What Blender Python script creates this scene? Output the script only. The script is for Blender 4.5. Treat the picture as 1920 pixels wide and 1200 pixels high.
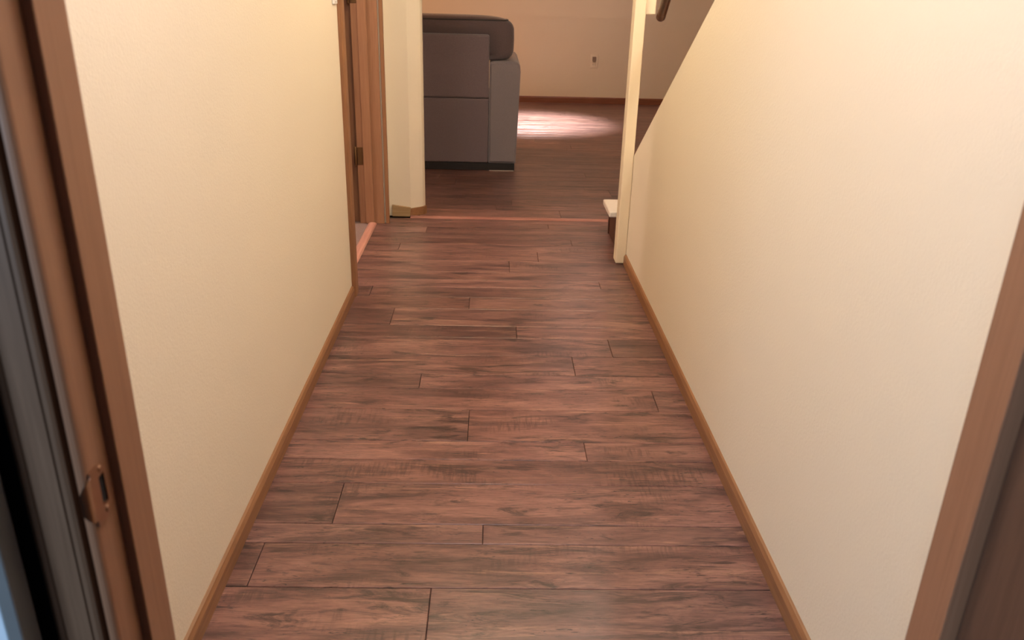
import bpy, bmesh, math, random
from mathutils import Vector, Matrix
for o in list(bpy.data.objects): bpy.data.objects.remove(o, do_unlink=True)
C = bpy.context.scene.collection
S = bpy.context.scene
R = math.radians
random.seed(11)

# ------------------------------------------------------------ camera
cam = bpy.data.cameras.new('camera'); co = bpy.data.objects.new('camera', cam); C.objects.link(co)
cam.sensor_fit = 'HORIZONTAL'; cam.sensor_width = 36.0; cam.lens = 1521.6 / 1920 * 36.0
cam.clip_start = 0.02
p, y, r = R(22.5485), R(1.639), R(1.54)
fwd = Vector((math.sin(y)*math.cos(p), math.cos(y)*math.cos(p), -math.sin(p)))
rt = Vector((math.cos(y), -math.sin(y), 0)); up = rt.cross(fwd)
RT = math.cos(r)*rt + math.sin(r)*up; UP = -math.sin(r)*rt + math.cos(r)*up
M = Matrix((RT, UP, -fwd)).transposed().to_4x4(); M.translation = (0, 0, 1.2)
co.matrix_world = M
cam.dof.use_dof = True; cam.dof.focus_distance = 2.6; cam.dof.aperture_fstop = 8.0
S.camera = co

# ------------------------------------------------------------ world, lamps, exposure
w = bpy.data.worlds.new('world'); S.world = w; w.use_nodes = True
bg = w.node_tree.nodes['Background']
bg.inputs[0].default_value = (0.55, 0.72, 1.0, 1); bg.inputs[1].default_value = 0.08
S.view_settings.view_transform = 'Standard'; S.view_settings.look = 'None'
S.view_settings.gamma = 1; S.view_settings.use_curve_mapping = False
S.view_settings.exposure = 0.07

def lamp(name, kind, loc, energy, col, size=0.1, rot=None, **kw):
    l = bpy.data.lights.new(name, kind); l.energy = energy; l.color = col
    if kind in ('POINT', 'SPOT'): l.shadow_soft_size = size
    if kind == 'AREA': l.shape = 'DISK'; l.size = size
    for k, v in kw.items(): setattr(l, k, v)
    o = bpy.data.objects.new(name, l); C.objects.link(o); o.location = loc
    if rot: o.rotation_euler = rot
    return o
lamp('stair_ceiling_lamp', 'POINT', (0.90, 3.02, 2.2), 42, (1.0, 0.87, 0.72), 0.03)
lamp('hall_ceiling_lamp', 'POINT', (-0.03, 2.85, 2.15), 28, (1.0, 0.89, 0.60), 0.14)
lamp('near_hall_lamp', 'POINT', (0.0, 1.10, 2.05), 31, (0.84, 0.83, 0.94), 0.12)
lamp('living_room_lamp', 'AREA', (-1.3, 6.9, 2.27), 40, (1.0, 0.47, 0.19), 0.5)
lamp('living_room_downlight', 'SPOT', (0.34, 7.70, 2.26), 1900, (0.90, 0.98, 0.97), 0.11, spot_size=R(44), spot_blend=1.0)
lamp('far_streak_light', 'AREA', (0.84, 7.8, 2.29), 7, (1.0, 0.84, 0.74), 0.14)  # added light meant to streak the hall floor, not a known fixture
lamp('left_room_lamp', 'POINT', (-2.3, 3.2, 1.9), 52, (1.0, 0.86, 0.80), 0.10)
lamp('bedroom_window_light', 'AREA', (-1.6, -1.9, 1.5), 64, (0.56, 0.75, 1.0), 1.0, rot=(R(90), 0, R(-28)))

# ------------------------------------------------------------ materials
def s2l(c):
    return tuple(((v/255+0.055)/1.055)**2.4 if v > 10 else v/255/12.92 for v in c) + (1,)
class NT:
    def __init__(s, name):
        s.m = bpy.data.materials.new(name); s.m.use_nodes = True
        s.t = s.m.node_tree; s.b = s.t.nodes['Principled BSDF']
    def n(s, typ, **kw):
        nd = s.t.nodes.new(typ)
        for k, v in kw.items():
            if k.startswith('i_'): nd.inputs[k[2:].replace('_', ' ')].default_value = v
            else: setattr(nd, k, v)
        return nd
    def l(s, a, b): s.t.links.new(a, b)
    def noise(s, vec, scale, detail=3, rough=0.55, dist=0.0):
        nd = s.n('ShaderNodeTexNoise'); nd.inputs['Scale'].default_value = scale
        nd.inputs['Detail'].default_value = detail; nd.inputs['Roughness'].default_value = rough
        nd.inputs['Distortion'].default_value = dist
        if vec is not None: s.l(vec, nd.inputs['Vector'])
        return nd.outputs['Fac']
    def ramp(s, fac, stops):
        nd = s.n('ShaderNodeValToRGB'); cr = nd.color_ramp
        while len(cr.elements) < len(stops): cr.elements.new(0.5)
        for e, (pos, col) in zip(cr.elements, stops):
            e.position = pos; e.color = col if len(col) == 4 else tuple(col) + (1,)
        s.l(fac, nd.inputs['Fac']); return nd.outputs['Color']
    def mix(s, fac, a, b, mode='MIX'):
        nd = s.n('ShaderNodeMix', data_type='RGBA', blend_type=mode)
        for sock, v in ((nd.inputs[0], fac), (nd.inputs[6], a), (nd.inputs[7], b)):
            if hasattr(v, 'links'): s.l(v, sock)
            else: sock.default_value = v
        return nd.outputs[2]
    def math(s, op, a, b=0.0):
        nd = s.n('ShaderNodeMath', operation=op)
        for sock, v in ((nd.inputs[0], a), (nd.inputs[1], b)):
            if hasattr(v, 'links'): s.l(v, sock)
            else: sock.default_value = v
        return nd.outputs[0]
    def mapv(s, vec, scale, loc=(0, 0, 0)):
        nd = s.n('ShaderNodeMapping'); nd.inputs['Scale'].default_value = scale; nd.inputs['Location'].default_value = loc
        s.l(vec, nd.inputs['Vector']); return nd.outputs[0]
    def bump(s, h, strength, dist=0.001):
        nd = s.n('ShaderNodeBump'); nd.inputs['Strength'].default_value = strength; nd.inputs['Distance'].default_value = dist
        s.l(h, nd.inputs['Height']); s.l(nd.outputs[0], s.b.inputs['Normal'])
    def coord(s, k='Object'): return s.n('ShaderNodeTexCoord').outputs[k]
    def base(s, v):
        if hasattr(v, 'links'): s.l(v, s.b.inputs['Base Color'])
        else: s.b.inputs['Base Color'].default_value = v
    def rough(s, v): s.b.inputs['Roughness'].default_value = v

BLACK = (0, 0, 0, 1); WHITE = (1, 1, 1, 1)
def paint(name, col, peel=0.22, rough=0.55):
    t = NT(name); v = t.coord()
    big = t.noise(v, 1.6, 2)
    c2 = tuple(x*0.95 for x in col[:3]) + (1,)
    t.base(t.mix(big, col, c2))
    vo = t.n('ShaderNodeTexVoronoi', feature='SMOOTH_F1'); vo.inputs['Scale'].default_value = 190; t.l(t.mapv(v, (1, 1, 1)), vo.inputs['Vector'])
    n = t.noise(v, 130, 4, 0.6)
    t.bump(t.math('ADD', t.math('MULTIPLY', vo.outputs['Distance'], 0.6), n), peel, 0.0022)
    t.rough(rough); t.b.inputs['Specular IOR Level'].default_value = 0.3
    return t.m
def wood(name, a, b, axis='Z', rough=0.42, fine=1.0, spec=0.4):
    t = NT(name); v = t.coord()
    st = {'X': (1.2, 26, 26), 'Y': (26, 1.2, 26), 'Z': (26, 26, 1.2)}[axis]
    n1 = t.noise(t.mapv(v, st), 3.0*fine, 5, 0.6, 0.4)
    n2 = t.noise(t.mapv(v, tuple(x*5 if x > 2 else x*2 for x in st)), 3.0*fine, 3, 0.6)
    c = t.ramp(n1, [(0.3, b), (0.68, a)])
    d = t.ramp(n2, [(0.36, (0.84, 0.83, 0.82, 1)), (0.54, WHITE)])
    t.base(t.mix(0.7, c, d, 'MULTIPLY')); t.rough(rough); t.b.inputs['Specular IOR Level'].default_value = spec
    t.bump(n2, 0.12, 0.0006)
    return t.m
def plain(name, col, rough=0.5, metal=0.0, bumps=None):
    t = NT(name); v = t.coord()
    n = t.noise(v, 40, 3)
    t.base(t.mix(n, col, tuple(x*0.86 for x in col[:3]) + (1,)))
    t.rough(rough); t.b.inputs['Metallic'].default_value = metal
    if bumps: t.bump(t.noise(v, bumps[0], 3), bumps[1], 0.001)
    return t.m
def fabric(name, col, scale=420):
    t = NT(name); v = t.coord()
    n = t.noise(v, scale, 2, 0.6); n2 = t.noise(v, 5, 3)
    dk = tuple(x*0.62 for x in col[:3]) + (1,)
    c = t.ramp(n, [(0.3, dk), (0.65, col)])
    t.base(t.mix(t.math('MULTIPLY', n2, 0.5), c, tuple(x*0.8 for x in col[:3]) + (1,)))
    t.rough(0.9); t.b.inputs['Sheen Weight'].default_value = 0.25; t.b.inputs['Specular IOR Level'].default_value = 0.2
    t.bump(n, 0.5, 0.002)
    return t.m

def floor_material():
    t = NT('hand_scraped_laminate')
    info = t.n('ShaderNodeObjectInfo')
    off = t.n('ShaderNodeVectorMath', operation='SCALE'); off.inputs[0].default_value = (37.1, 53.7, 11.3)
    t.l(info.outputs['Random'], off.inputs['Scale'])
    add = t.n('ShaderNodeVectorMath', operation='ADD'); t.l(t.coord(), add.inputs[0]); t.l(off.outputs[0], add.inputs[1])
    v = add.outputs[0]
    base_a, base_b = s2l((152, 112, 101)), s2l((80, 58, 56))
    broad = t.noise(t.mapv(v, (1.9, 11, 1)), 1.5, 7, 0.66, 0.7)
    c = t.ramp(broad, [(0.32, base_b), (0.50, s2l((121, 86, 80))), (0.68, base_a)])
    # pale sap streaks that run with the grain
    pale = t.noise(t.mapv(v, (1.7, 26, 1), (3, 1, 0)), 1.5, 6, 0.65, 1.2)
    c = t.mix(t.ramp(pale, [(0.57, BLACK), (0.70, (0.75, 0.75, 0.75, 1))]), c, s2l((174, 132, 112)))
    # grey brown stain pools of the hickory print
    pool = t.noise(t.mapv(v, (3.4, 18, 1), (7, 2, 0)), 1.5, 9, 0.72, 1.1)
    c = t.mix(t.ramp(pool, [(0.52, BLACK), (0.63, (0.88, 0.88, 0.88, 1))]), c, s2l((58, 44, 43)))
    # fine grain
    fine = t.noise(t.mapv(v, (9, 150, 1)), 2.2, 6, 0.7, 0.3)
    c = t.mix(0.9, c, t.ramp(fine, [(0.34, (0.58, 0.56, 0.57, 1)), (0.58, (1.12, 1.10, 1.10, 1))]), 'MULTIPLY')
    # short dark scrape marks
    sc = t.noise(t.mapv(v, (13, 92, 1), (1, 9, 0)), 1.6, 5, 0.62, 1.6)
    gate = t.ramp(t.noise(t.mapv(v, (2.5, 9, 1), (5, 5, 0)), 1.4, 3), [(0.40, BLACK), (0.56, WHITE)])
    scm = t.ramp(sc, [(0.37, WHITE), (0.41, BLACK)])
    scm = t.mix(1.0, scm, gate, 'MULTIPLY')
    c = t.mix(t.math('MULTIPLY', scm, 0.85), c, s2l((36, 25, 26)))
    # saw chatter across the grain, in patches
    ch = t.noise(t.mapv(v, (85, 9, 1)), 1.6, 3, 0.6)
    cg = t.ramp(t.noise(t.mapv(v, (2.3, 6, 1), (2, 8, 0)), 1.4, 2), [(0.58, BLACK), (0.68, WHITE)])
    chm = t.mix(1.0, t.ramp(ch, [(0.40, WHITE), (0.52, BLACK)]), cg, 'MULTIPLY')
    c = t.mix(t.math('MULTIPLY', chm, 0.45), c, s2l((60, 42, 40)))
    c = t.mix(1.0, c, info.outputs['Color'], 'MULTIPLY')
    t.base(c)
    h = t.math('SUBTRACT', t.math('ADD', t.math('MULTIPLY', broad, 1.4), t.math('MULTIPLY', fine, 0.35)), t.math('MULTIPLY', scm, 0.5))
    t.bump(h, 0.35, 0.0022)
    rr = t.n('ShaderNodeMapRange'); rr.inputs['To Min'].default_value = 0.24; rr.inputs['To Max'].default_value = 0.38
    t.l(fine, rr.inputs['Value']); t.l(rr.outputs[0], t.b.inputs['Roughness'])
    t.b.inputs['Specular IOR Level'].default_value = 0.5
    return t.m

CREAM = paint('cream_orange_peel_paint', s2l((230, 217, 196)))
CREAM_TRIM = paint('cream_trim_paint', s2l((232, 216, 188)), 0.15, 0.45)
CEIL = paint('white_ceiling_paint', s2l((226, 214, 194)), 0.5, 0.8)
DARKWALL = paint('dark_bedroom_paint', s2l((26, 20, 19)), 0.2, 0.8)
JAMB = wood('brown_stained_jamb', s2l((158, 114, 86)), s2l((149, 105, 78)), 'Z')
CASING = wood('brown_stained_casing', s2l((128, 98, 76)), s2l((108, 80, 60)), 'Z')
CASEH = wood('hall_casing_wood', s2l((152, 108, 76)), s2l((134, 92, 64)), 'Z')
DOORW = wood('brown_door_veneer', s2l((104, 76, 60)), s2l((88, 63, 50)), 'Z', 0.5, 1.6)
BASEW = wood('honey_brown_baseboard', s2l((152, 108, 74)), s2l((126, 86, 58)), 'Y')
BASEX = wood('red_brown_baseboard', s2l((140, 88, 62)), s2l((116, 70, 50)), 'X')
BASEC = wood('brown_corner_baseboard', s2l((150, 108, 74)), s2l((128, 90, 60)), 'X')
STRIPL = wood('lit_pink_strip', s2l((216, 158, 142)), s2l((196, 138, 124)), 'Y', 0.35)  # strip wood lightened in colour for the light from the left room
PATCH = wood('olive_tan_raw_wood', s2l((178, 148, 110)), s2l((148, 118, 80)), 'X', 0.7)
STRIPM = wood('pink_brown_strip', s2l((176, 124, 112)), s2l((152, 102, 92)), 'X', 0.35)
RAILM = wood('dark_walnut_rail', s2l((92, 56, 38)), s2l((64, 36, 24)), 'Y', 0.3)
PLANK = floor_material()
SUB = plain('dark_joint', s2l((40, 28, 26)), 0.9)
CARPET = fabric('mauve_carpet', s2l((150, 118, 112)), 300)
STRIKE = plain('worn_bronze_metal', s2l((176, 140, 116)), 0.28, 1.0)
DARKHOLE = plain('dark_mortise', s2l((22, 17, 16)), 0.9)
HINGE = plain('antique_brass', s2l((122, 92, 62)), 0.42, 0.8)
F_BACK = fabric('taupe_fabric', s2l((124, 110, 115)))
F_ARM = fabric('grey_fabric', s2l((143, 134, 139)))
F_CUSH = fabric('dark_taupe_fabric', s2l((104, 89, 91)))
BLACKP = plain('black_plastic', s2l((26, 23, 22)), 0.5)
PALE = plain('pale_smooth', s2l((222, 210, 196)), 0.4)
IVORY = plain('ivory_plastic', s2l((244, 232, 212)), 0.4)
GREYP = plain('grey_plastic', s2l((140, 124, 108)), 0.5)
WHITEP = plain('white_plastic', s2l((238, 234, 230)), 0.35)
TREADM = plain('white_tread_paint', s2l((236, 224, 212)), 0.5, 0, (30, 0.2))
RISERM = paint('tan_riser_paint', s2l((196, 164, 122)), 0.1, 0.6)
DARKSTEP = wood('dark_step_side', s2l((96, 62, 50)), s2l((72, 46, 38)), 'Y')
BLUE = plain('pale_blue_laminate', s2l((224, 240, 252)), 0.45)
GREYE = plain('grey_edging', s2l((118, 120, 120)), 0.5)

# ------------------------------------------------------------ mesh helpers
def link(name, bm, mat, parent=None, smooth=False):
    bmesh.ops.recalc_face_normals(bm, faces=bm.faces)
    me = bpy.data.meshes.new(name); bm.to_mesh(me); bm.free()
    if smooth:
        for f in me.polygons: f.use_smooth = True
    me.materials.append(mat)
    o = bpy.data.objects.new(name, me); C.objects.link(o)
    if parent: o.parent = parent
    return o
def origin(o, loc):
    """move the object's origin without moving its geometry (no parent transform in this scene)"""
    o.data.transform(Matrix.Translation(-Vector(loc))); o.location = loc
    return o
def box(bm, x0, x1, y0, y1, z0, z1, bev=0.0, seg=2):
    vs = [bm.verts.new(c) for c in ((x0,y0,z0),(x1,y0,z0),(x1,y1,z0),(x0,y1,z0),(x0,y0,z1),(x1,y0,z1),(x1,y1,z1),(x0,y1,z1))]
    fs = [bm.faces.new([vs[i] for i in q]) for q in ((3,2,1,0),(4,5,6,7),(0,1,5,4),(1,2,6,5),(2,3,7,6),(3,0,4,7))]
    if bev:
        es = list({e for f in fs for e in f.edges})
        bmesh.ops.bevel(bm, geom=es, offset=bev, segments=seg, affect='EDGES', profile=0.5)
    return bm
def prism(bm, pts, axis, a0, a1, bev=0.0):
    """extrude a 2D outline along axis; pts are the two other coordinates in xyz order"""
    def P(q, a):
        q = list(q); q.insert('xyz'.index(axis), a); return q
    A = [bm.verts.new(P(q, a0)) for q in pts]; B = [bm.verts.new(P(q, a1)) for q in pts]
    n = len(pts); fs = [bm.faces.new(A), bm.faces.new(B)]
    for i in range(n): fs.append(bm.faces.new((A[i], A[(i+1) % n], B[(i+1) % n], B[i])))
    if bev: bmesh.ops.bevel(bm, geom=list({e for f in fs for e in f.edges}), offset=bev, segments=1, affect='EDGES')
    return bm
def tube(bm, pts, rad, seg=14, caps=True):
    pts = [Vector(q) for q in pts]; rings = []
    for i, q in enumerate(pts):
        d = (pts[min(i+1, len(pts)-1)] - pts[max(i-1, 0)]).normalized()
        u = d.cross(Vector((0, 0, 1)) if abs(d.z) < 0.95 else Vector((1, 0, 0))).normalized(); v = d.cross(u)
        rr = rad[i] if isinstance(rad, (list, tuple)) else rad
        rings.append([bm.verts.new(q + rr*(math.cos(k*2*math.pi/seg)*u + math.sin(k*2*math.pi/seg)*v)) for k in range(seg)])
    for a, b in zip(rings, rings[1:]):
        for k in range(seg): bm.faces.new((a[k], a[(k+1) % seg], b[(k+1) % seg], b[k]))
    if caps: bm.faces.new(rings[0]); bm.faces.new(rings[-1])
    return bm
def NB(): return bmesh.new()
def mk(name, mat, parent, *boxes, bev=0.0, seg=2, smooth=False):
    bm = NB()
    for b in boxes: box(bm, *b, bev=bev, seg=seg)
    return link(name, bm, mat, parent, smooth)
def tag(o, label, cat, group=None, kind=None):
    o['label'] = label; o['category'] = cat
    if group: o['group'] = group
    if kind: o['kind'] = kind
    return o
def empty(name, loc=(0, 0, 0)):
    o = bpy.data.objects.new(name, None); C.objects.link(o); o.empty_display_size = 0.1
    return o        # kept at the world origin so that parts are written in world coordinates

# ------------------------------------------------------------ the shell
XL, XR, H = -0.565, 0.625, 2.3
YN, YF = 0.62, 9.12
def struct(o, label, cat): return tag(o, label, cat, kind='structure')

floor = mk('floor', SUB, None, (-2.9, 2.9, -2.6, YF+0.1, -0.06, -0.0075))
struct(floor, 'dark red brown hand-scraped wood plank floor running through hall and living room', 'floor')

ROWS = [(0.60, 0.80, [0.2]), (0.80, 0.98, [-0.3]), (0.98, 1.215, [0.35]), (1.215, 1.387, [-0.118]), (1.387, 1.535, [-0.51]),
        (1.535, 1.608, [-0.01]), (1.608, 1.778, [-0.37]), (1.778, 1.893, []), (1.893, 1.99, [0.27]), (1.99, 2.174, [-0.06]),
        (2.174, 2.313, [0.52]), (2.313, 2.413, [-0.225]), (2.413, 2.563, [0.285]), (2.563, 2.716, [0.43]), (2.716, 2.825, [0.097]),
        (2.825, 2.995, [-0.38]), (2.995, 3.125, [-0.087]), (3.125, 3.245, [-0.5]), (3.245, 3.34, [0.47]), (3.34, 3.436, []),
        (3.436, 3.602, [0.082]), (3.602, 3.75, [0.22]), (3.75, 3.86, [-0.45]), (3.86, 3.955, [0.4]), (3.955, 4.047, []),
        (4.047, 4.156, [-0.34]), (4.156, 4.24, [0.3]), (4.24, 4.32, [])]
TONE = {(4, 0): 0.80, (4, 1): 0.93, (5, 0): 0.95, (6, 0): 0.80, (6, 1): 1.08, (3, 0): 1.03, (3, 1): 0.96, (8, 0): 1.10, (9, 0): 0.95, (9, 1): 1.0, (11, 0): 0.80,
        (11, 1): 1.14, (12, 0): 0.98, (12, 1): 1.05, (13, 0): 1.06, (13, 1): 0.72, (14, 0): 0.78, (14, 1): 1.08, (15, 0): 0.84, (15, 1): 1.05,
        (16, 0): 0.85, (16, 1): 1.05, (17, 1): 0.92, (18, 0): 1.16, (20, 0): 1.02, (20, 1): 0.9, (21, 0): 1.05, (25, 0): 1.22, (25, 1): 0.92, (24, 0): 0.84}
def plank(x0, x1, y0, y1, tone):
    g, ch, d = 0.0008, 0.0013, 0.0009
    bm = NB()
    cx, cy = (x0+x1)/2, (y0+y1)/2; hx, hy = (x1-x0)/2-g, (y1-y0)/2-g
    lo = [bm.verts.new((sx*hx, sy*hy, -0.0075)) for sx, sy in ((-1,-1),(1,-1),(1,1),(-1,1))]
    md = [bm.verts.new((sx*hx, sy*hy, -d)) for sx, sy in ((-1,-1),(1,-1),(1,1),(-1,1))]
    tp = [bm.verts.new((sx*(hx-ch), sy*(hy-ch), 0)) for sx, sy in ((-1,-1),(1,-1),(1,1),(-1,1))]
    bm.faces.new(tp); bm.faces.new(lo[::-1])
    for a, b in ((lo, md), (md, tp)):
        for i in range(4): bm.faces.new((a[i], a[(i+1) % 4], b[(i+1) % 4], b[i]))
    o = link('plank', bm, PLANK, floor); o.location = (cx, cy, 0)
    k = random.uniform(-0.03, 0.03)
    o.color = (tone*(1+k), tone, tone*(1-k*0.6), 1)
    return o
for i, (y0, y1, js) in enumerate(ROWS):
    xa, xb = XL, XR
    if 3.17 < (y0+y1)/2 < 4.2: xa = -0.637
    if (y0+y1)/2 > 3.66: xb = 1.58
    if (y0+y1)/2 > 4.2: xa = -0.575
    xs = [xa] + list(js) + [xb]
    for k in range(len(xs)-1): plank(xs[k], xs[k+1], y0, y1, TONE.get((i, k), random.uniform(0.88, 1.1)))
yy = 4.358; kk = 0; ws = [0.17, 0.1, 0.147, 0.11, 0.165, 0.09]
while yy < YF - 0.02:
    y1 = min(yy + ws[kk % 6], YF)
    x = -2.8 - random.uniform(0, 0.9); xs = [-2.8]
    while x < 2.8:
        x += random.choice((1.25, 1.5, 0.95))
        if -2.5 < x < 2.6: xs.append(x)
    xs.append(2.8)
    for k in range(len(xs)-1):
        if (yy+y1)/2 < 4.47 and xs[k+1] < -0.40: continue
        plank(max(xs[k], -0.40) if (yy+y1)/2 < 4.47 else xs[k], xs[k+1], yy, y1, random.uniform(0.84, 1.14))
    yy = y1; kk += 1
fl2 = mk('floor', CARPET, None, (-2.8, -0.655, 0.62, 4.36, -0.0075, -0.001)); struct(fl2, 'mauve carpet floor of the room behind the left doorway', 'floor')

ceil = mk('ceiling', CEIL, None, (-2.9, 2.9, YN-0.07, YF+0.1, H, H+0.06)); struct(ceil, 'off-white painted ceiling', 'ceiling')

bm = NB()
box(bm, XL-0.11, XL, YN, 3.18, 0, H); box(bm, XL-0.11, XL, 3.18, 4.215, 2.07, H); box(bm, XL-0.11, XL, 4.215, 4.36, 0, H)
struct(link('wall_left', bm, CREAM), 'long cream textured hall wall on the left', 'wall')
bm = NB()
ztop = lambda yv: 0.513 + 0.5946*(3.582 - yv)
prism(bm, [(YN, 0), (3.62, 0), (3.62, ztop(3.62)), (YN, ztop(YN))], 'x', XR, XR+0.11)
struct(link('wall_right', bm, CREAM), 'cream textured hall wall on the right with a sloping top beside the stairs', 'wall')
struct(mk('wall_far', CREAM, None, (-2.9, 2.9, YF, YF+0.1, 0, H)), 'dim tan living room wall at the far end', 'wall')
struct(mk('wall_living_left', CREAM, None, (-2.9, -2.8, 0.62, YF, 0, H)), 'cream side wall of the living room out of view', 'wall')
struct(mk('wall_living_right', CREAM, None, (2.8, 2.9, 4.2, YF, 0, H)), 'cream right wall of the living room', 'wall')
struct(mk('wall_stair', CREAM, None, (1.6, 1.7, YN, 4.2, 0, H), (1.7, 2.8, 4.1, 4.2, 0, H)), 'cream wall on the far side of the stairs', 'wall')
bm = NB()
prism(bm, [(-2.8, 4.362), (-0.447, 4.362), (-0.398, 4.398), (-0.384, 4.412), (-0.376, 4.432), (-0.376, 4.47), (-2.8, 4.47)], 'z', 0, H)
struct(link('wall_wing', bm, CREAM), 'short cream wall end with a clipped corner past the left doorway', 'wall')
JL, JR = -0.3032, 0.4193      # faces of the near doorway's stops
bm = NB()
box(bm, -2.9, JL-0.038, 0.5435, YN-0.001, 0, H); box(bm, JR+0.0555, 2.9, 0.5435, YN-0.001, 0, H); box(bm, JL-0.038, JR+0.0555, 0.5435, YN-0.001, 2.07, H)
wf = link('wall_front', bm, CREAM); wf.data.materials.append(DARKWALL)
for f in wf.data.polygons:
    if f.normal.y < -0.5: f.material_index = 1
struct(wf, 'wall around the near doorway, dark on the bedroom side', 'wall')

# baseboards: flat board with an eased top edge
def base_prof(h=0.05, t=0.011): return [(0, 0.0005), (t, 0.0005), (t, h-0.012), (t*0.55, h-0.002), (0, h)]
bm = NB(); prism(bm, [(XL+a, b) for a, b in base_prof()], 'y', YN, 3.102)
struct(link('baseboard_left', bm, BASEW), 'thin honey brown baseboard along the left hall wall', 'baseboard')
bm = NB(); prism(bm, [(XR-a, b) for a, b in base_prof()], 'y', YN, 3.584)
struct(link('baseboard_right', bm, BASEW), 'thin honey brown baseboard along the right hall wall', 'baseboard')
bm = NB(); prism(bm, [(YF-a, b) for a, b in base_prof(0.066, 0.014)], 'x', -2.8, 2.8)
struct(link('baseboard_far', bm, BASEX), 'red brown baseboard at the foot of the far wall', 'baseboard')
bm = NB(); prism(bm, [(-0.548, 0.0005), (-0.452, 0.0005), (-0.446, 0.048), (-0.462, 0.052), (-0.548, 0.063)], 'y', 4.346, 4.361)
struct(link('baseboard_patch', bm, PATCH), 'raw olive tan scrap of baseboard on the wall end', 'baseboard')
bm = NB(); prism(bm, [(-0.452, 4.352), (-0.392, 4.390), (-0.376, 4.404), (-0.366, 4.430), (-0.3755, 4.432), (-0.384, 4.411), (-0.398, 4.397), (-0.4475, 4.3605)], 'z', 0.0005, 0.044)
struct(link('baseboard_corner', bm, BASEC), 'small brown baseboard wrapped round the clipped corner', 'baseboard')

# floor strips
bm = NB(); prism(bm, [(4.316, 0.0005), (4.362, 0.0005), (4.355, 0.006), (4.345, 0.0085), (4.333, 0.0085), (4.323, 0.006)], 'x', -0.447, 0.70)
struct(link('trim_1', bm, STRIPM), 'pinkish wood transition strip across the floor at the end of the hall', 'transition strip')
bm = NB(); prism(bm, [(-0.657, 0.0005), (-0.612, 0.0005), (-0.618, 0.007), (-0.630, 0.0095), (-0.641, 0.0095), (-0.651, 0.007)], 'y', 3.19, 4.19)
struct(link('trim_2', bm, STRIPL), 'pinkish wood strip on the floor in the left doorway', 'transition strip')

# ------------------------------------------------------------ left doorway (door_1): jambs, stops, casings, hinges, open door leaf
d1 = empty('door_1'); struct(d1, 'brown stained doorway in the left wall with brass hinges', 'doorway')
mk('jamb', JAMB, d1, (-0.700, -0.572, 4.199, 4.216, 0.0005, 2.06)); mk('jamb', JAMB, d1, (-0.69, -0.566, 3.180, 3.196, 0.0005, 2.06))
mk('jamb', JAMB, d1, (-0.69, -0.566, 3.196, 4.199, 2.045, 2.07))
mk('door_stop', JAMB, d1, (-0.668, -0.624, 4.188, 4.1985, 0.0005, 2.044), bev=0.002, seg=1)
mk('door_stop', JAMB, d1, (-0.668, -0.624, 3.1965, 3.207, 0.0005, 2.044), bev=0.002, seg=1)
def casing_prof(bm, ya, yb, z0, z1):       # vertical board with an eased profile standing proud of the wall
    s = 1 if yb > ya else -1; wd = abs(yb-ya)
    pts = [(XL+0.0005, ya), (XL+0.018, ya), (XL+0.018, ya+s*wd*0.25), (XL+0.014, ya+s*wd*0.6), (XL+0.008, yb), (XL+0.0005, yb)]
    prism(bm, pts, 'z', z0, z1)
bm = NB(); prism(bm, [(XL+0.0005, 3.105), (XL+0.013, 3.105), (XL+0.016, 3.12), (XL+0.016, 3.165), (XL+0.012, 3.172), (XL+0.0005, 3.172)], 'z', 0.0005, 2.12)
link('casing', bm, CASEH, d1)
bm = NB(); prism(bm, [(XL-0.006, 4.2165), (XL+0.0005, 4.2165), (XL+0.001, 4.203), (XL+0.018, 4.203), (XL+0.020, 4.212), (XL+0.014, 4.25), (XL+0.008, 4.262), (XL+0.0005, 4.262), (XL+0.0005, 4.2165)][2:-1], 'z', 0.0005, 2.12)
link('casing', bm, CASEH, d1)
mk('casing', CASEH, d1, (XL+0.0005, XL+0.016, 3.105, 4.262, 2.121, 2.19), bev=0.003, seg=1)
for hz in (0.312, 1.092, 1.86):
    h = mk('hinge', HINGE, d1, (-0.700, -0.670, 4.1965, 4.1995, hz, hz+0.09), bev=0.0012, seg=1)
    bm = NB(); tube(bm, [(-0.707, 4.192, hz-0.004), (-0.707, 4.192, hz), (-0.707, 4.192, hz+0.09), (-0.707, 4.192, hz+0.094)], [0.004, 0.0065, 0.0065, 0.004], 12)
    link('hinge_pin', bm, HINGE, h, True)
    for dz in (0.018, 0.045, 0.072):
        bm = NB(); tube(bm, [(-0.683, 4.1965, hz+dz), (-0.683, 4.1953, hz+dz)], [0.0042, 0.003], 10); link('screw', bm, HINGE, h)
mk('jamb', JAMB, d1, (-0.760, -0.7005, 4.232, 4.245, 0.0005, 2.06))
leaf = mk('door_leaf', DOORW, d1, (-1.68, -0.740, 4.165, 4.200, 0.012, 2.035), bev=0.002, seg=1)
bm = NB(); tube(bm, [(-1.59, 4.165, 0.93), (-1.59, 4.155, 0.93), (-1.59, 4.14, 0.93), (-1.59, 4.125, 0.93), (-1.59, 4.112, 0.93), (-1.59, 4.105, 0.93)], [0.03, 0.029, 0.012, 0.02, 0.027, 0.015], 16)
link('door_knob', bm, HINGE, leaf, True)

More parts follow.
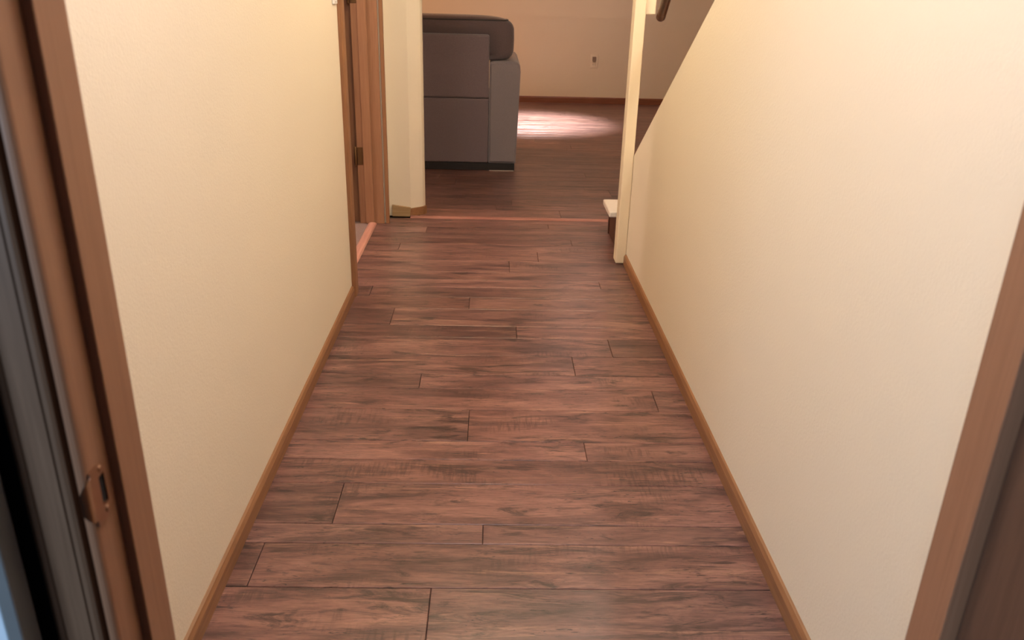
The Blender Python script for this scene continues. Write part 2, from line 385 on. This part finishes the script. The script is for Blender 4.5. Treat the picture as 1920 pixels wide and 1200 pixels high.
# ------------------------------------------------------------ near doorway (door_2)
d2 = empty('door_2'); struct(d2, 'brown stained doorway the hall is seen through, with open door on the right', 'doorway')
RL, RR = JL-0.008, JR+0.008
def jamb_outline(f, s):          # plan of one jamb: flat face, stepped stop, eased room edge
    return [(f, 0.6195), (f, 0.577), (f+s*0.0006, 0.5762), (f+s*0.008, 0.5762), (f+s*0.008, 0.5425), (f+s*0.0088, 0.5400), (f+s*0.0105, 0.5384), (f+s*0.0130, 0.5378),
            (f+s*0.0150, 0.5378), (f+s*0.0150, 0.5432), (f+s*0.0375, 0.5432), (f+s*0.0375, 0.6195)]
bm = NB(); prism(bm, jamb_outline(JL, -1), 'z', 0.0005, 2.05); link('jamb', bm, JAMB, d2)
bm = NB(); prism(bm, [(JR, 0.6195), (JR, 0.573), (JR+0.0006, 0.5722), (JR+0.0122, 0.5722), (JR+0.055, 0.5722), (JR+0.055, 0.6195)], 'z', 0.0005, 2.05); link('jamb', bm, JAMB, d2)
mk('jamb', JAMB, d2, (JL-0.0375, JR+0.055, 0.5732, 0.6195, 2.0505, 2.069)); mk('door_stop', JAMB, d2, (JL, JR, 0.577, 0.6195, 2.035, 2.0503))
def near_casing(f, s):           # plan of the room-side casing: two flats split by a groove, then a bead
    q = [(0.0200, 0.5430), (0.0200, 0.5365), (0.0225, 0.5350), (0.0262, 0.5350), (0.0266, 0.5366), (0.0273, 0.5366), (0.0277, 0.5348), (0.0478, 0.5348), (0.0492, 0.5366),
         (0.0505, 0.5350), (0.0530, 0.5338), (0.0560, 0.5350), (0.0572, 0.5375), (0.0572, 0.5430)]
    return [(f+s*a, b) for a, b in q]
bm = NB(); prism(bm, near_casing(JL, -1), 'z', 0.0005, 2.12); link('casing', bm, CASING, d2)
bm = NB(); prism(bm, near_casing(JR+0.034, 1), 'z', 0.0005, 2.12); link('casing', bm, CASING, d2)
mk('casing', CASING, d2, (JL-0.0572, JR+0.0912, 0.535, 0.5430, 2.121, 2.16), bev=0.002, seg=1)
# strike plate: flat leaf with a latch hole, and a lip that curls round the jamb's edge
zs0, zs1 = 0.790, 0.839
ya, yb, ha, hb, zc0, zc1 = 0.5415, 0.5675, 0.5530, 0.5620, 0.803, 0.829
xp0, xp1 = RL+0.0003, RL+0.0018
bm = NB()
box(bm, xp0, xp1, ya, ha, zs0, zs1)
prism(bm, [(hb, zc0-0.004), (yb-0.001, zs0+0.008), (yb, zs0+0.012), (yb, zs1-0.012), (yb-0.001, zs1-0.008), (hb, zc1+0.004)], 'x', xp0, xp1)
prism(bm, [(ha, zs0), (hb-0.003, zs0+0.001), (yb-0.001, zs0+0.008), (hb, zc0-0.004), (hb, zc0), (ha, zc0)], 'x', xp0, xp1)
prism(bm, [(ha, zs1), (hb-0.003, zs1-0.001), (yb-0.001, zs1-0.008), (hb, zc1+0.004), (hb, zc1), (ha, zc1)], 'x', xp0, xp1)
sp = link('strike_plate', bm, STRIKE, d2)
bm = NB(); n = 8; prof = []; rl = 0.0105
for k in range(n+1):
    a = k/n*R(62); prof.append((xp1 - rl*(1-math.cos(a)), ya - rl*math.sin(a)))
inner = [(a-0.0013*math.cos(k/n*R(62)), b+0.0013*math.sin(k/n*R(62))) for k, (a, b) in enumerate(prof)]
rows = []
for k in range(n+1):
    e = 0.010*(k/n)**2.4
    rows.append((prof[k], inner[k], zs0+0.006+e, zs1-0.004-e))
vv = [[bm.verts.new((q[0], q[1], z)) for q, z in ((o_, z0), (o_, z1), (i_, z1), (i_, z0))] for o_, i_, z0, z1 in rows]
for a, b in zip(vv, vv[1:]):
    for k in range(4): bm.faces.new((a[k], a[(k+1) % 4], b[(k+1) % 4], b[k]))
bm.faces.new(vv[0]); bm.faces.new(vv[-1])
link('strike_lip', bm, STRIKE, sp, False)
mk('latch_hole', DARKHOLE, sp, (RL+0.0001, RL+0.0004, ha, hb, zc0, zc1))
for zz in (0.7970, 0.8345):
    bm = NB(); tube(bm, [(xp1-0.0002, 0.5575, zz), (xp1+0.0009, 0.5575, zz)], [0.0034, 0.0022], 12); link('screw', bm, STRIKE, sp)
# the open door, folded back into the bedroom along its hinges
dl = mk('door_leaf', DOORW, d2, (JR+0.0128, JR+0.0478, -0.18, 0.5705, 0.012, 2.035), bev=0.0025, seg=2)
for hz in (0.25, 1.0, 1.78):
    h = mk('hinge', HINGE, d2, (JR+0.0150, JR+0.0470, 0.5706, 0.5720, hz, hz+0.09))
bm = NB(); tube(bm, [(JR+0.0128, -0.12, 0.93), (JR+0.006, -0.12, 0.93), (JR-0.0, -0.12, 0.93), (JR-0.02, -0.12, 0.93), (JR-0.035, -0.12, 0.93), (JR-0.042, -0.12, 0.93)], [0.03, 0.028, 0.012, 0.02, 0.027, 0.015], 16)
link('door_knob', bm, HINGE, dl, True)

# pale blue panel at the far left
pn = empty('blue_panel'); tag(pn, 'tall pale blue panel with grey edge at the lower left corner, beside dark wall', 'panel')
mk('panel_face', BLUE, pn, (-0.75, -0.3785, 0.505, 0.525, 0.0, 1.9), bev=0.001, seg=1)
mk('edge_strip', GREYE, pn, (-0.3783, -0.3665, 0.504, 0.526, 0.0, 1.9), bev=0.001, seg=1)

# ------------------------------------------------------------ stairs, post, handrail
st = empty('staircase'); tag(st, 'staircase behind right wall with white bottom tread sticking out past the post', 'stairs')
RUN, RISE = 0.256, 0.152
for n in range(8):
    y1 = 4.138 - n*RUN; y0 = y1 - RUN; z1 = 0.172 + n*RISE
    xa = 0.577 if n == 0 else (0.632 if n == 1 else 0.737)
    bm = NB(); box(bm, xa, 1.597, y0+0.001, y1, z1-0.030, z1, bev=0.006)
    link('tread', bm, TREADM, st)
    zb = 0.0005 if n == 0 else z1-RISE+0.0005
    bm = NB(); box(bm, xa+0.030, 1.597, y1-0.048, y1-0.028, zb, z1-0.0305); link('riser', bm, DARKSTEP if n == 0 else RISERM, st)
bm = NB(); prism(bm, [(3.885, 0.0005), (4.088, 0.0005), (4.088, 0.141), (3.885, 0.141)], 'x', 0.612, 0.632); link('step_side', bm, DARKSTEP, st)
bm = NB(); prism(bm, [(3.70, 0.0005), (3.884, 0.0005), (3.884, 0.29), (3.70, 0.29)], 'x', 0.640, 0.660); link('step_side', bm, DARKSTEP, st)

post = empty('newel_post'); tag(post, 'slim cream painted post at the end of the right wall', 'post')
bm = NB(); box(bm, 0.578, 0.6243, 3.588, 3.665, 0.004, H-0.001, bev=0.004); link('post_shaft', bm, CREAM_TRIM, post)
mk('post_block', CREAM_TRIM, post, (0.6246, 0.668, 3.606, 3.65, 1.092, 1.42), bev=0.003, seg=1)
mk('post_gap_shade', DARKSTEP, post, (0.582, 0.620, 3.592, 3.66, 0.0003, 0.0045))  # shade of the gap under the post, coloured in as a dark slab
a = Vector((0.688, 3.592, 1.083)); d = Vector((-0.02, -0.80, 0.62)).normalized()
bm = NB(); pts = [a - d*0.012, a - d*0.009, a, a+d*0.02, a+d*0.024, a+d*0.03]; rad = [0.008, 0.015, 0.0195, 0.0195, 0.0175, 0.0195]
for k in range(1, 12): pts.append(a+d*(0.03+k*0.2)); rad.append(0.0195)
tube(bm, pts[:14], rad[:14], 18)
tag(link('handrail', bm, RAILM, None, True), 'round dark wooden handrail rising from the cream post', 'handrail')

# ------------------------------------------------------------ sofa, seen from behind
sf = empty('sofa'); tag(sf, 'grey brown fabric sofa seen from behind in the living room', 'sofa')
YB = 5.56; XE = -0.036; X0 = -2.05
mk('lower_back_panel', F_BACK, sf, (X0, XE, YB, YB+0.10, 0.056, 0.482), bev=0.008, seg=3, smooth=False)
mk('upper_back_panel', F_BACK, sf, (X0, XE, YB-0.002, YB+0.10, 0.485, 0.885), bev=0.014, seg=3)
def rounded(x0, x1, y0, y1, z0, z1, e=5.0, seg=(40, 20), bulge=0.0):
    bm = NB(); nu, nv = seg; cx, cy, cz = (x0+x1)/2, (y0+y1)/2, (z0+z1)/2; ax, ay, az = (x1-x0)/2, (y1-y0)/2, (z1-z0)/2
    sg = lambda v, p: math.copysign(abs(v)**p, v); rings = []
    for j in range(1, nv):
        t = -math.pi/2 + math.pi*j/nv
        rings.append([bm.verts.new((cx+ax*sg(math.cos(t), 2/e)*sg(math.cos(u), 2/e), cy+ay*sg(math.cos(t), 2/e)*sg(math.sin(u), 2/e), cz+az*sg(math.sin(t), 2/e)))
                      for u in [2*math.pi*i/nu for i in range(nu)]])
    for q, s_ in zip(rings, rings[1:]):
        for i in range(nu): bm.faces.new((q[i], q[(i+1) % nu], s_[(i+1) % nu], s_[i]))
    bm.faces.new(rings[0]); bm.faces.new(rings[-1])
    return bm
def arm(name, xa, xb, flip):
    bm = NB(); pts = []
    w0, w1 = xa, xb
    out = [(w0, 0.054), (w1-0.018, 0.054), (w1-0.006, 0.45), (w1, 0.66), (w1-0.004, 0.698), (w1-0.02, 0.716), (w1-0.05, 0.722), (w0+0.03, 0.722), (w0+0.008, 0.716), (w0, 0.70)]
    if flip: out = [(w0+w1-a_, b_) for a_, b_ in out]
    prism(bm, out, 'y', YB+0.004, YB+0.92)
    bmesh.ops.bevel(bm, geom=[e for e in bm.edges if abs(e.verts[0].co.y-e.verts[1].co.y) < 1e-5], offset=0.012, segments=3, affect='EDGES')
    return link(name, bm, F_ARM, sf)
arm('arm', XE+0.003, 0.172, False); arm('arm', X0-0.211, X0-0.003, True)
# the two back cushions, standing above the back; the right one laps over the arm
for (xa, xb) in ((-0.96, 0.128), (-2.18, -0.97)):
    bm = rounded(xa, xb, YB+0.045, YB+0.30, 0.70, 1.0, 5.0)
    for v in bm.verts:                       # the part between the panels and the seat drops behind the back
        if v.co.y < YB+0.102 and v.co.x < XE+0.01 and v.co.z < 0.89: v.co.y = YB+0.103
        if v.co.x > XE-0.02 and v.co.z < 0.9: v.co.z = max(v.co.z, 0.724)
    cu = link('back_cushion', bm, F_CUSH, sf, True)
    bm = NB(); loop = []
    for i in range(49):
        u = i/48*2*math.pi; sg = lambda v, q: math.copysign(abs(v)**q, v)
        loop.append(((xa+xb)/2+(xb-xa)/2*0.918*sg(math.cos(u), 2/5), YB+0.1725+0.116*sg(math.sin(u), 2/5), 0.972))
    tube(bm, loop, 0.0045, 8, False)
    link('piping', bm, BLACKP, cu, True)
for (xa, xb) in ((-1.04, XE+0.002), (-2.048, -1.045)):
    bm = NB(); box(bm, xa+0.002, xb-0.003, YB+0.305, YB+0.93, 0.30, 0.47, bev=0.03, seg=3); link('seat_cushion', bm, F_BACK, sf)
mk('seat_frame', F_BACK, sf, (X0+0.001, XE-0.001, YB+0.101, YB+0.90, 0.054, 0.299))
mk('base_rail', BLACKP, sf, (X0-0.19, 0.146, YB+0.006, YB+0.88, 0.004, 0.0535))
mk('pale_strip', PALE, sf, (-0.025, 0.142, YB+0.006, YB+0.030, 0.0003, 0.0055))  # thin pale strip at floor level under the arm's back edge
mk('pale_strip', PALE, sf, (X0-0.18, X0-0.03, YB+0.006, YB+0.030, 0.0003, 0.0055))

# ------------------------------------------------------------ outlet, switch
ou = empty('wall_outlet'); tag(ou, 'ivory wall outlet low on the far living room wall', 'outlet')
mk('cover_plate', IVORY, ou, (1.028, 1.112, YF-0.008, YF-0.0003, 0.372, 0.515), bev=0.003, seg=1)
sk = mk('socket', IVORY, ou, (1.050, 1.090, YF-0.0105, YF-0.0078, 0.386, 0.428), bev=0.004, seg=2)
mk('socket', GREYP, ou, (1.050, 1.090, YF-0.0105, YF-0.0078, 0.446, 0.490), bev=0.004, seg=2)
for xx in (1.058, 1.078): mk('slot', DARKHOLE, sk, (xx, xx+0.003, YF-0.0111, YF-0.0104, 0.402, 0.416))
mk('plug', GREYP, ou, (1.054, 1.086, YF-0.030, YF-0.0106, 0.436, 0.490), bev=0.005, seg=2)
sw = empty('light_switch'); tag(sw, 'white light switch plate on left hall wall beside the brown door casing', 'light switch')
mk('cover_plate', WHITEP, sw, (XL+0.0003, XL+0.006, 3.020, 3.092, 1.116, 1.232), bev=0.002, seg=1)
tg = NB(); prism(tg, [(XL+0.0062, 1.164), (XL+0.0062, 1.186), (XL+0.018, 1.194), (XL+0.018, 1.186)], 'y', 3.052, 3.060); link('toggle', tg, WHITEP, sw)
for zz in (1.1215, 1.2225): mk('screw', GREYP, sw, (XL+0.0058, XL+0.0068, 3.053, 3.059, zz, zz+0.004))
